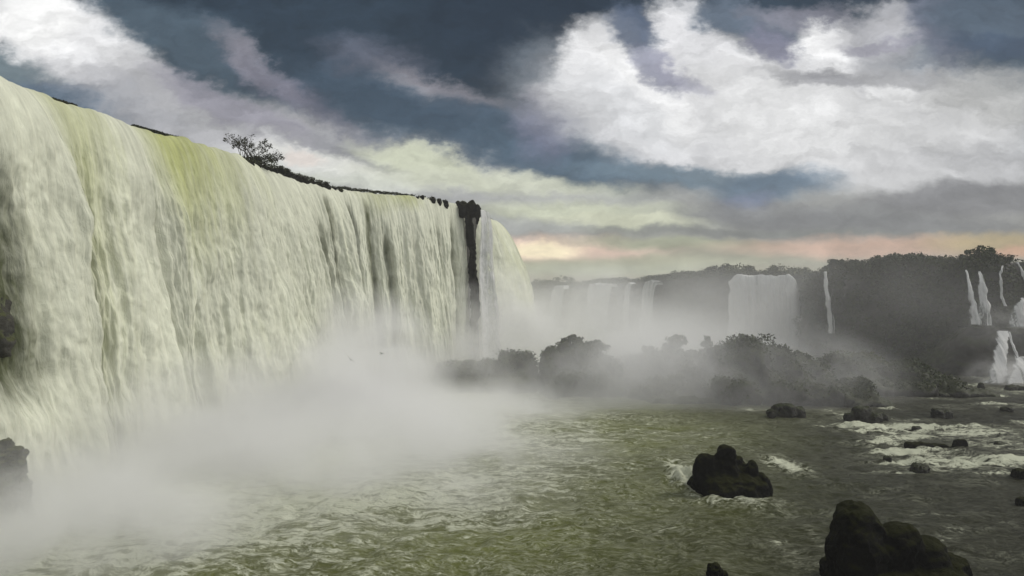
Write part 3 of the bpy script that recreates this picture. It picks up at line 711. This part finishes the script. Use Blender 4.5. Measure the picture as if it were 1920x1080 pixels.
def nth(i): return ORD[i - 1] if i <= 20 else ('twenty-' + ORD[i - 21] if i < 30 else 'thirtieth' if i == 30 else 'thirty-' + ORD[i - 31])
cnt = [0, 0, 0]
px = 1005
while px < 1920:
    on_fall = 1375 < px < 1508
    bluff = px > 1535
    step_ = rs.uniform(9, 15) if not bluff else rs.uniform(13, 20)
    ys_ = np.interp(px, [1000, 1100, 1200, 1290, 1330, 1380, 1510, 1530, 1560, 1590, 1650, 1700, 1750, 1800, 1850, 1920], [529, 526, 520, 510, 506, 508, 507, 504, 496, 489, 483, 480, 484, 483, 478, 480])
    p, i = rim_at(px, rs.uniform(2.5, 7)); Yd = p[1]; top = at_y(px, ys_ + rs.uniform(-2, 3), Yd).z
    h = max(top - FAR_Z + 0.8, 1.4); src, sh = (base_tr, bh) if rs.random() < .5 else (base2, bh2)
    if px < 1530 and px > 1370: src, sh = base3, bh3
    s_ = h / sh; wd = s_ * rs.uniform(1.0, 1.5) if bluff else max(s_ * 1.5, 0.45)
    kk = 2 if bluff else (1 if src is base3 else 0); cnt[kk] += 1
    copy_tree(src, (p[0], p[1], FAR_Z - 0.9), rs.uniform(0, 6.28), (wd, wd, s_),
              'dark tree, %s from the left in the crowded skyline of the wooded bluff' % nth(cnt[2]) if bluff else
              ('low olive tree, %s from the left over the lip of the broad far waterfall' % nth(cnt[1]) if src is base3 else 'low misty tree, %s from the left in the line above the faint far waterfalls' % nth(cnt[0])),
              gN[1] if bluff else ('olive trees over the broad far waterfall' if src is base3 else gN[0]))
    px += step_
# vegetation hanging on the bluff's face: one mass nobody could count
def slope_green():
    rs_ = np.random.RandomState(8); cs = []
    for k in range(420):
        px_ = rs_.uniform(1518, 1925); p, i = rim_at(px_, -1.0)
        n = np.array([RT[i][1], -RT[i][0]]); dn = rs_.uniform(0, 1) ** 1.2
        cs.append((p[0] + n[0] * dn * 4, p[1] + n[1] * dn * 4, FAR_Z - dn * 27))
    V_, F_ = leaves(cs, np.random.RandomState(9).uniform(1.6, 3.6, len(cs)), 30000, 0.42, 10, 0.7)
    o = mesh_obj('undergrowth', V_, F_, M_LEAF, smooth=False); tag(o, 'dark scrub covering the face of the wooded bluff', 'undergrowth', kind='stuff')
slope_green()

# shrubs on the islands
VG = 'bushes growing on the rock islands'
def bush_px(label, px, py_top, py_bot, wpx, Y, seed, nl=900, mat=None, lsz=.3, group=VG, name='bush', cat='bush'):
    v = at_y(px, py_bot, Y); top = at_y(px, py_top, Y).z
    return tree(label, (v.x, Y, v.z), top - v.z, wpx * Y / FOC, seed, nl, lsz, mat, group, cat, name, 'bush')
bush_px('round bush capping the misty mound nearest the falls', 1077, 618, 645, 34, 150, 301)
bush_px('ragged bush on the right shoulder of the misty mound nearest the falls', 1118, 634, 655, 40, 150, 302)
bush_px('round bush on the second misty mound', 1267, 617, 655, 40, 147, 303)
bush_px('bush on the left slope of the second misty mound', 1225, 645, 668, 46, 147, 304)
bush_px('wide dark bush on top of the largest mound', 1405, 625, 650, 70, 140, 305, 1500)
bush_px('bush on the left top of the largest mound beside the upright stump', 1372, 630, 655, 44, 141, 306)
bush_px('bush halfway down the right slope of the largest mound', 1455, 640, 665, 50, 141, 307)
bush_px('bush low on the right slope of the largest mound', 1500, 656, 680, 44, 141, 308)
bush_px('bush at the left top of the long low island', 1570, 652, 676, 50, 150, 309, mat=M_LEAF_OLIVE)
bush_px('olive bush in the middle of the long low island', 1628, 654, 682, 56, 149, 310, mat=M_LEAF_OLIVE)
bush_px('low bush at the cascade end of the long low island', 1705, 672, 695, 60, 149, 311)
bush_px('low bush on the rock tongue by the falls', 955, 656, 672, 60, 151, 312)
bush_px('narrow upright bush on the second misty mound, left of the largest mound', 1327, 612, 660, 24, 147, 313, 700, lsz=.26)

# the bush on the lip of the big curtain
def lip_pt(px, back=0.0):
    bx = (px - 960) / FOC
    allq = np.concatenate([qA, qB]); allT = np.concatenate([TA, TB])
    i = np.argmin(np.abs(allq[:, 0] / np.maximum(allq[:, 1], 1) - bx) + (allq[:, 1] < 40) * 9)
    n = np.array([allT[i][1], -allT[i][0]]); p = allq[i] - n * back
    return float(p[0]), float(p[1])
def lip_bush():
    x, y = lip_pt(480, 1.0); rs = random.Random(7); k = y / FOC
    segs = []; tips = []
    base = np.array([0.0, 0, -0.3])
    for i in range(26):
        tx = rs.uniform(-52, 62) * k
        hmax = np.interp(tx / k, [-55, -40, -10, 10, 30, 62], [36, 76, 68, 50, 44, 12]) * k
        tz = hmax * rs.uniform(.55, 1.0); ty = rs.uniform(-1.5, 1.5)
        b0 = base + np.array([rs.uniform(-1.8, 1.8), rs.uniform(-.5, .5), -tx * 0.02])
        mid = b0 * .5 + np.array([tx, ty, tz]) * .5 + np.array([-tx * .12, 0, tz * .12]); e = np.array([tx, ty, tz])
        segs += [(b0, mid, .09, .05), (mid, e, .05, .02)]; tips += [e, (mid + e) / 2 + np.array([.2, 0, .1])]
        for j in range(4):
            f = rs.uniform(.2, .95); s0 = mid * (1 - f) + e * f; e2 = s0 + np.array([rs.uniform(-1, 1), rs.uniform(-.6, .6), rs.uniform(-.1, .9)]) * 1.1
            segs.append((s0, e2, .03, .012)); tips.append(e2)
    root = empty('bush', (x, y, LIP_Z + 0.1)); tag(root, 'spindly leafy bush standing against the sky on the lip of the big curtain', 'bush', 'plants on the lip of the big falls')
    V_, F_ = tubes(segs, 4); mesh_obj('stems', V_, F_, M_BARK, root)
    # dense low, sparse and open high up
    tips = np.array(tips); dens = np.clip(1.15 - tips[:, 2] / (60 * k), 0.12, 1)
    rn = np.random.RandomState(3); idx = rn.choice(len(tips), 260, p=dens / dens.sum())
    V_, F_ = leaves(tips[idx], np.full(len(idx), .42), 1500, .13, 4, .9)
    low = np.array([(rn.uniform(-4.2, 4), rn.uniform(-1, 1), rn.uniform(0.1, 1.5)) for _ in range(40)]); V2, F2 = leaves(low, np.full(40, .75), 1900, .15, 5, .7)
    V_ = np.concatenate([V_, V2]); F_ = np.concatenate([F_, F2 + len(F_) * 4])
    mesh_obj('leaves', V_, F_, M_LEAF_DARK, root, smooth=False)
lip_bush()

# dark rocks and scrub along the lip
LG = 'dark rocks on the lip of the big falls'
def lip_rock(label, px0, px1, ytop0, ytop1, ybot, seed, name='lip_rock', n=5, back=-0.5, mat=None, leafy=0):
    pm = (px0 + px1) / 2; x0, y0 = lip_pt(pm, back); k = y0 / FOC
    bl = []; rs = random.Random(seed); cs = []
    for i in range(n):
        f = i / max(n - 1, 1); px_ = px0 + (px1 - px0) * f
        x, y = lip_pt(px_, back); yt = ytop0 + (ytop1 - ytop0) * f + rs.uniform(-2, 2)
        top = at_y(px_, yt, y).z; bot = LIP_Z - 1.9
        w_ = (px1 - px0) / n * k * .8
        bl.append((x - x0, y - y0, (top + bot) / 2 - LIP_Z, max(w_, .5), max(w_ * 1.3, .9), max((top - bot) / 2, .5), rs.uniform(-30, 30))); cs.append((x - x0, y - y0, top - LIP_Z - .1))
    root = empty(name, (x0, y0, LIP_Z)); tag(root, label, 'rock', LG)
    o = blob_rock('stone', None, (0, 0, 0), bl, mat or M_ROCK_BLACK, seed, .16, amp=.35, freq=.7, parent=root)
    if leafy:
        V_, F_ = leaves(cs, [.9] * len(cs), leafy, .16, seed + 2, .5); mesh_obj('foliage', V_, F_, M_LEAF_DARK, root, smooth=False)
lip_rock('black weedy rock right under the spindly bush on the lip', 462, 532, 300, 318, 330, 401, n=7, leafy=900)
lip_rock('arched black weedy rock next right of the bush on the lip', 540, 606, 324, 342, 350, 402, n=6, leafy=700)
lip_rock('small black rock knob splitting the big and middle curtains', 608, 634, 347, 351, 360, 403, n=3, leafy=120)
lip_rock('pair of small black rocks on the middle of the bright curtain lip', 780, 806, 368, 372, 376, 404, n=4, leafy=120)
lip_rock('thin black rock shelf on the bright curtain lip left of the dark wet rock', 808, 832, 371, 375, 380, 405, n=3, leafy=80)
blob_rock('rock_outcrop', 'black rock showing through the torn veil of the big curtain at the left edge', (-50.0, 66, 17.5), [(0, 0, 0, 1.0, 1.6, 2.0, 0), (-.4, .8, 2.0, .8, 1.2, 1.5, 20), (.5, 0, -1.8, .9, 1.2, 1.4, 0)], M_ROCK_OLIVE, 91, .2, amp=.6, freq=.5, group=None)
# thin dark weed lines on the lip
def lip_line(label, px0, px1, seed, hgt=.5, n=60):
    rs_ = np.random.RandomState(seed); cs = []
    x0, y0 = lip_pt((px0 + px1) / 2)
    for i in range(n):
        x, y = lip_pt(px0 + (px1 - px0) * i / (n - 1), 0.3); cs.append((x - x0, y - y0, rs_.uniform(0.1, .5) * hgt))
    V_, F_ = leaves(cs, [hgt * .7] * n, n * 26, .16, seed, .6)
    o = mesh_obj('water_weed', V_, F_, M_LEAF_DARK, smooth=False, loc=(x0, y0, LIP_Z)); tag(o, label, 'weeds', 'strips of dark weed along the lip of the big falls')
lip_line('thin dark strip of weed along the lip of the bright middle curtain', 634, 775, 11, .75, 90)
lip_line('dark strip of weed on the lip left of the spindly bush', 250, 335, 12, .38, 70)
lip_line('short dark strip of weed highest on the lip near the left edge', 96, 140, 13, .4, 40)

# dark wet rock with thin falls between the curtains
x0, y0 = lip_pt(866, 0.2)
v1 = at_y(885, 380, y0 + 1); k = y0 / FOC
bl = []
for (px_, py0, py1, hw) in [(858, 379, 392, 6), (868, 380, 404, 9), (884, 381, 400, 9), (895, 386, 416, 6), (881, 410, 470, 6), (886, 450, 540, 7), (891, 520, 620, 8), (879, 395, 450, 7), (893, 590, 740, 7), (886, 560, 640, 4)]:
    a = at_y(px_, py0, y0 - 2); b_ = at_y(px_, py1, y0 - 2)
    bl.append((a.x - v1.x, (LIP_Z - a.z) * -0.02, (a.z + b_.z) / 2 - LIP_Z, hw * k, hw * k * 1.4, (a.z - b_.z) / 2 + .6, 0))
blob_rock('wet_rock', 'dark wet rock pillar at the corner of the falls, black knobs on top', (v1.x, y0 - 1.5, LIP_Z), bl, M_ROCK_BLACK, 411, .3, amp=.5, freq=.5, group=None, cat='rock')
a_ = at_y(900, 400, y0 - 3); b_ = at_y(916, 400, y0 - 1)
waterfall('waterfall', 'thin grey veil of water sliding down beside the dark wet rock', [(a_.x, a_.y), (b_.x, b_.y)], LIP_Z - 2.0, -0.5, 3.2, 40, 120, 88, mat=M_FALL_FAR, spread=4, amp=.5,
          thin=lambda S, d, Z: 0.3 + 0.35 * fbm(S * 1.0, Z * .02, seed=5), upstream=2, smooth=.1)

# ------------------------------------------------------------------ distant waterfalls
FG = 'distant waterfalls across the gorge'
def far_fall(label, px0, px1, ylip, seed, zbot=0, throw=5, spread=0, Y=None, z=FAR_Z, thin=None, amp=.5, out=3.0, ns=None, ragged=0.6):
    if Y is None:
        i0 = rim_at(px0)[1]; i1 = rim_at(px1)[1]
        idx = np.linspace(min(i0, i1), max(i0, i1), 8).astype(int)
        path = [(RQ[i][0] + RT[i][1] * out, RQ[i][1] - RT[i][0] * out) for i in idx]
    else:
        a = at_y(px0, ylip, Y); b_ = at_y(px1, ylip, Y); path = [(a.x, Y), (b_.x, Y)]; z = a.z
    L = math.hypot(path[-1][0] - path[0][0], path[-1][1] - path[0][1])
    return waterfall('far_waterfall', label, path, z, zbot, throw, ns or max(16, int(L * 3)), 90, seed, M_FALL_FAR, spread=spread, amp=amp, upstream=4, smooth=.2, thin=thin, group=FG, ragged=ragged)
nf = lambda s0, a=.3, b_=.5: (lambda S, d, Z: np.clip(a + b_ * fbm(S * .35, Z * .02, seed=s0, oct=3), 0, 1))
far_fall('broad far waterfall falling in a wide white curtain', 1374, 1508, 515, 501, throw=3.5, spread=0, thin=lambda S, d, Z: np.clip(.14 + .34 * fbm(S * .75, Z * .012, seed=51, oct=3) - .2 * d, 0, 1), amp=.9, out=4.5)
far_fall('faint short waterfall in the mist nearest the big falls', 1043, 1070, 535, 503, throw=4, thin=nf(53, .1, .4), out=4.5)
far_fall('faint wide waterfall in the mist, second from the big falls', 1116, 1160, 532, 504, throw=4, thin=nf(54, .15, .5), out=4.5)
far_fall('faint thin waterfall in the mist, third from the big falls', 1186, 1198, 529, 505, throw=4, thin=nf(55, .15, .4), out=4.5)
far_fall('faint streaky waterfall in the mist before the dark bare cliff', 1222, 1246, 526, 506, throw=4, thin=nf(56, .4, .4), out=4.5)
# cascades at the right edge: a ledge carries the upper ones
ZL = at_y(1850, 612, 178).z
LQ = [(at_y(1690, 612, 192).x, 192), (at_y(1760, 612, 185).x, 185), (at_y(1810, 612, 178).x, 180), (at_y(1870, 612, 176).x, 176), (at_y(1950, 612, 172).x, 172), (at_y(2050, 612, 168).x, 168)]
cliff('cliff_ledge', 'dark rock ledge between the upper and lower cascades', LQ, ZL - .3, M_CLIFF, 14, back=26, n=160, m=40, amp=1.8, slope=4, back_dir=(0.3, 0.95), zfun=lambda s: -(ZL - 1) * sstep(19, 1, s) + 1.0 * fbm(s * .3, s * 0, seed=3, oct=3) * sstep(24, 14, s))
def casc(label, pts, Y0, Y1, seed, w0, w1, nn=70, amp=.35, thn=.25):
    """a ribbon of water through photograph bearings; pts from top to foot"""
    n = len(pts); ts = np.linspace(0, 1, nn)
    px_ = np.interp(ts, np.linspace(0, 1, n), [p[0] for p in pts]); py_ = np.interp(ts, np.linspace(0, 1, n), [p[1] for p in pts])
    c_ = np.array([tuple(at_y(a, b_, Y0 + (Y1 - Y0) * f ** .7)) for a, b_, f in zip(px_, py_, ts)])
    hw = np.interp(ts, np.linspace(0, 1, len(w0)), w0) * Y0 / FOC / 2
    m_ = 14; uu = np.linspace(-1, 1, m_)
    TT, UU = np.meshgrid(ts, uu, indexing='ij')
    Zc = c_[:, 2][:, None] + 0 * UU
    wob = 1 + .22 * fbm(TT * 9, np.sign(UU) * 3, seed=seed, oct=3)
    X = c_[:, 0][:, None] + UU * hw[:, None] * wob
    Yv = c_[:, 1][:, None] - (1 - UU ** 2) * np.minimum(hw[:, None], 1.0) * .8 + amp * fbm(X * .9, Zc * .35, seed=seed + 2, oct=3)
    loc = np.array([c_[-1][0], c_[-1][1], c_[-1][2]])
    o = mesh_obj('cascade', np.stack([X, Yv, Zc], -1).reshape(-1, 3) - loc, grid_faces(nn, m_)[:, ::-1], M_FALL_FAR, loc=loc)
    fattr(o, 'thin', np.clip(thn + .6 * fbm(X * 1.6, Zc * .08, seed=seed + 4, oct=3), 0, 1)); fattr(o, 'green', 0 * X); vattr(o, 'flow', np.stack([X * 1.6 + seed, Zc, 0 * X], -1)); fattr(o, 'edge', np.clip((1 - np.abs(UU)) * 1.6, 0, 1))
    tag(o, label, 'waterfall', FG)
casc('narrow white thread of water just right of the broad far waterfall', [(1547, 509), (1549, 540), (1553, 570), (1560, 625)], 226, 223, 600, [6, 9, 12, 14], 0, thn=.2)
casc('left strand of the double cascade, leaning right as it falls', [(1812, 506), (1816, 530), (1824, 570), (1828, 608)], 177, 174, 601, [4, 9, 16, 24], 0)
casc('right strand of the double cascade, spreading into a broad white skirt', [(1836, 509), (1840, 530), (1844, 570), (1846, 610)], 177, 174, 602, [5, 14, 22, 32], 0, thn=.2)
casc('thin curved thread of water right of the double cascade', [(1880, 498), (1874, 515), (1877, 550), (1885, 574)], 175, 173, 603, [4, 5, 6, 7], 0, thn=.3)
casc('slanting thread of water in the upper right corner of the bluff', [(1905, 492), (1914, 505), (1920, 522), (1930, 560)], 173, 171, 604, [5, 5, 6, 10], 0, thn=.3)
casc('white cascade cut off by the right edge above the ledge', [(1918, 558), (1910, 580), (1908, 612)], 170, 168, 605, [10, 22, 34], 0, thn=.2)
casc('lower cascade pouring from the ledge in a white column', [(1880, 620), (1876, 650), (1874, 680), (1868, 722)], 168, 160, 606, [26, 24, 28, 52], 0)
casc('slim lower cascade running down right of the white column', [(1893, 622), (1900, 650), (1907, 670), (1912, 690)], 168, 163, 607, [5, 6, 8, 14], 0, thn=.25)
casc('white spreading foot of the cascade at the right edge', [(1916, 668), (1912, 690), (1906, 724)], 163, 158, 608, [16, 30, 48], 0)

# ------------------------------------------------------------------ two birds over the misty pool
def bird(label, px, py, Y, span, roll, rz):
    v = at_y(px, py, Y)
    root = bpy.data.meshes.new('bird')
    s = span / 2
    Vb = []; Fb = []
    prof = [(-.34, .0), (-.28, .035), (-.15, .075), (0, .085), (.12, .075), (.2, .05), (.26, .045), (.31, .02), (.34, .0)]
    k = 8
    for (yy_, rr_) in prof:
        for j in range(k):
            an = 2 * math.pi * j / k; Vb.append((rr_ * s * 1.3 * math.cos(an), yy_ * s * 1.6, rr_ * s * math.sin(an)))
    for i in range(len(prof) - 1):
        for j in range(k): Fb.append((i * k + j, i * k + (j + 1) % k, (i + 1) * k + (j + 1) % k, (i + 1) * k + j))
    for sg in (-1, 1):
        ws = [(.03, .20, -.14, 0), (.35, .24, -.14, .12), (.65, .16, -.13, .20), (1.0, -.06, -.12, .14)]
        o_ = len(Vb)
        for (wx, ya, yb, wz) in ws:
            for th in (.012, -.012):
                Vb.append((sg * wx * s, ya * s, (wz + th) * s)); Vb.append((sg * wx * s, yb * s, (wz + th) * s))
        for i in range(3):
            a = o_ + i * 4; b2 = a + 4
            Fb += [(a, a + 1, b2 + 1, b2), (a + 2, b2 + 2, b2 + 3, a + 3), (a, b2, b2 + 2, a + 2), (a + 1, a + 3, b2 + 3, b2 + 1)]
        a = o_ + 12; Fb.append((a, a + 1, a + 3, a + 2))
    o_ = len(Vb)
    Vb += [(-.04 * s, -.5 * s, .01 * s), (.04 * s, -.5 * s, .01 * s), (-.13 * s, -.78 * s, .01 * s), (.13 * s, -.78 * s, .01 * s),
           (-.04 * s, -.5 * s, -.01 * s), (.04 * s, -.5 * s, -.01 * s), (-.13 * s, -.78 * s, -.01 * s), (.13 * s, -.78 * s, -.01 * s)]
    Fb += [(o_, o_ + 1, o_ + 3, o_ + 2), (o_ + 4, o_ + 6, o_ + 7, o_ + 5), (o_, o_ + 2, o_ + 6, o_ + 4), (o_ + 1, o_ + 5, o_ + 7, o_ + 3), (o_ + 2, o_ + 3, o_ + 7, o_ + 6)]
    o = mesh_obj('bird', Vb, Fb, M_ROCK, loc=v); o.rotation_euler = (R(10), roll, rz); tag(o, label, 'bird', 'birds flying before the mist')
bird('small dark bird banking steeply in the mist below the middle curtain', 657, 674, 104, 1.6, R(42), R(20))
bird('small dark bird with raised wings right of the banking one', 716, 663, 104, 1.1, R(4), R(-30))

# ------------------------------------------------------------------ air: haze box and drifting spray
def vol_mat(name, density, col_=(0.985, 0.985, 0.98), aniso=0.3):
    m = bpy.data.materials.new(name); m.use_nodes = True; t = NT(m.node_tree); t.n.clear()
    out = t.new('ShaderNodeOutputMaterial'); v = t.new('ShaderNodeVolumePrincipled'); t.l.new(v.outputs[0], out.inputs['Volume'])
    v.inputs['Color'].default_value = col_ + (1,); v.inputs['Anisotropy'].default_value = aniso; v.inputs['Density'].default_value = density
    return m, t, v
def box_mesh(name, lo, hi, mat):
    x0, y0, z0 = lo; x1, y1, z1 = hi
    V_ = [(x0, y0, z0), (x1, y0, z0), (x1, y1, z0), (x0, y1, z0), (x0, y0, z1), (x1, y0, z1), (x1, y1, z1), (x0, y1, z1)]
    return mesh_obj(name, V_, [(0, 3, 2, 1), (4, 5, 6, 7), (0, 1, 5, 4), (1, 2, 6, 5), (2, 3, 7, 6), (3, 0, 4, 7)], mat, smooth=False)
if True:
    mh, _, _ = vol_mat('haze', 0.0003)
    hz = box_mesh('haze', (-3100, -500, -4), (3100, 5100, 60), mh); tag(hz, kind='stuff')
    MISTC = (0.995, 0.995, 0.995)
    def mist(cx, cy_, cz, rx, ry, rz, dens, seed, rot=0, nscale=0.06, power=1.3):
        m, t, v = vol_mat('spray_mist', 0.0, MISTC)
        oc = t.new('ShaderNodeTexCoord').outputs['Object']; g = t.new('ShaderNodeNewGeometry').outputs['Position']
        r = t.vec('LENGTH', oc)
        fall = t.math('POWER', t.math('SUBTRACT', 1.0, r, clamp=True), power)
        n = t.noise(t.mapping(g, loc=(seed * 3.1, seed, 0), scale=(1, 1, 1.3)), nscale, 4, 0.6, 0.4)
        k = t.rng(n, 0.38, 0.64, 0.05, 1.7)
        t.put(v.inputs['Density'], t.math('MULTIPLY', t.math('MULTIPLY', fall, k), dens))
        import bmesh
        bm = bmesh.new(); bmesh.ops.create_icosphere(bm, subdivisions=3, radius=1.0); me = bpy.data.meshes.new('mist'); bm.to_mesh(me); bm.free()
        me.materials.append(m); o = bpy.data.objects.new('mist', me); COL.objects.link(o)
        o.location = (cx, cy_, cz); o.scale = (rx, ry, rz); o.rotation_euler.z = R(rot); tag(o, kind='stuff')
    mist(-40, 80, 0, 22, 28, 15, .24, 1, nscale=.08)
    mist(-31, 108, 1, 24, 28, 16, .30, 2, nscale=.08)
    mist(-32, 136, 2, 22, 24, 23, .34, 3, nscale=.08)
    mist(-8, 184, 4, 30, 20, 28, .34, 4, nscale=.07)
    mist(22, 200, 4, 38, 34, 30, .085, 5)
    mist(-20, 92, 0, 36, 46, 8, .30, 6, nscale=.06)
    mist(-8, 124, 0, 34, 26, 5.5, .20, 7, nscale=.07)
    mist(-14, 160, 5, 28, 14, 21, .14, 14, nscale=.09)
    mist(50, 250, 6, 70, 60, 34, .017, 8, nscale=.03)
    mist(95, 220, 2, 110, 84, 38, .006, 9, nscale=.02, power=.6)
    mist(-36, 54, 0, 17, 14, 10, .42, 10, nscale=.09)
    mist(26, 142, 0, 62, 27, 20, .15, 11, nscale=.035)
    mist(115, 159, 1, 11, 8, 7, .14, 12, nscale=.2)
    mist(126, 174, 13, 14, 6, 6, .08, 13, nscale=.2)
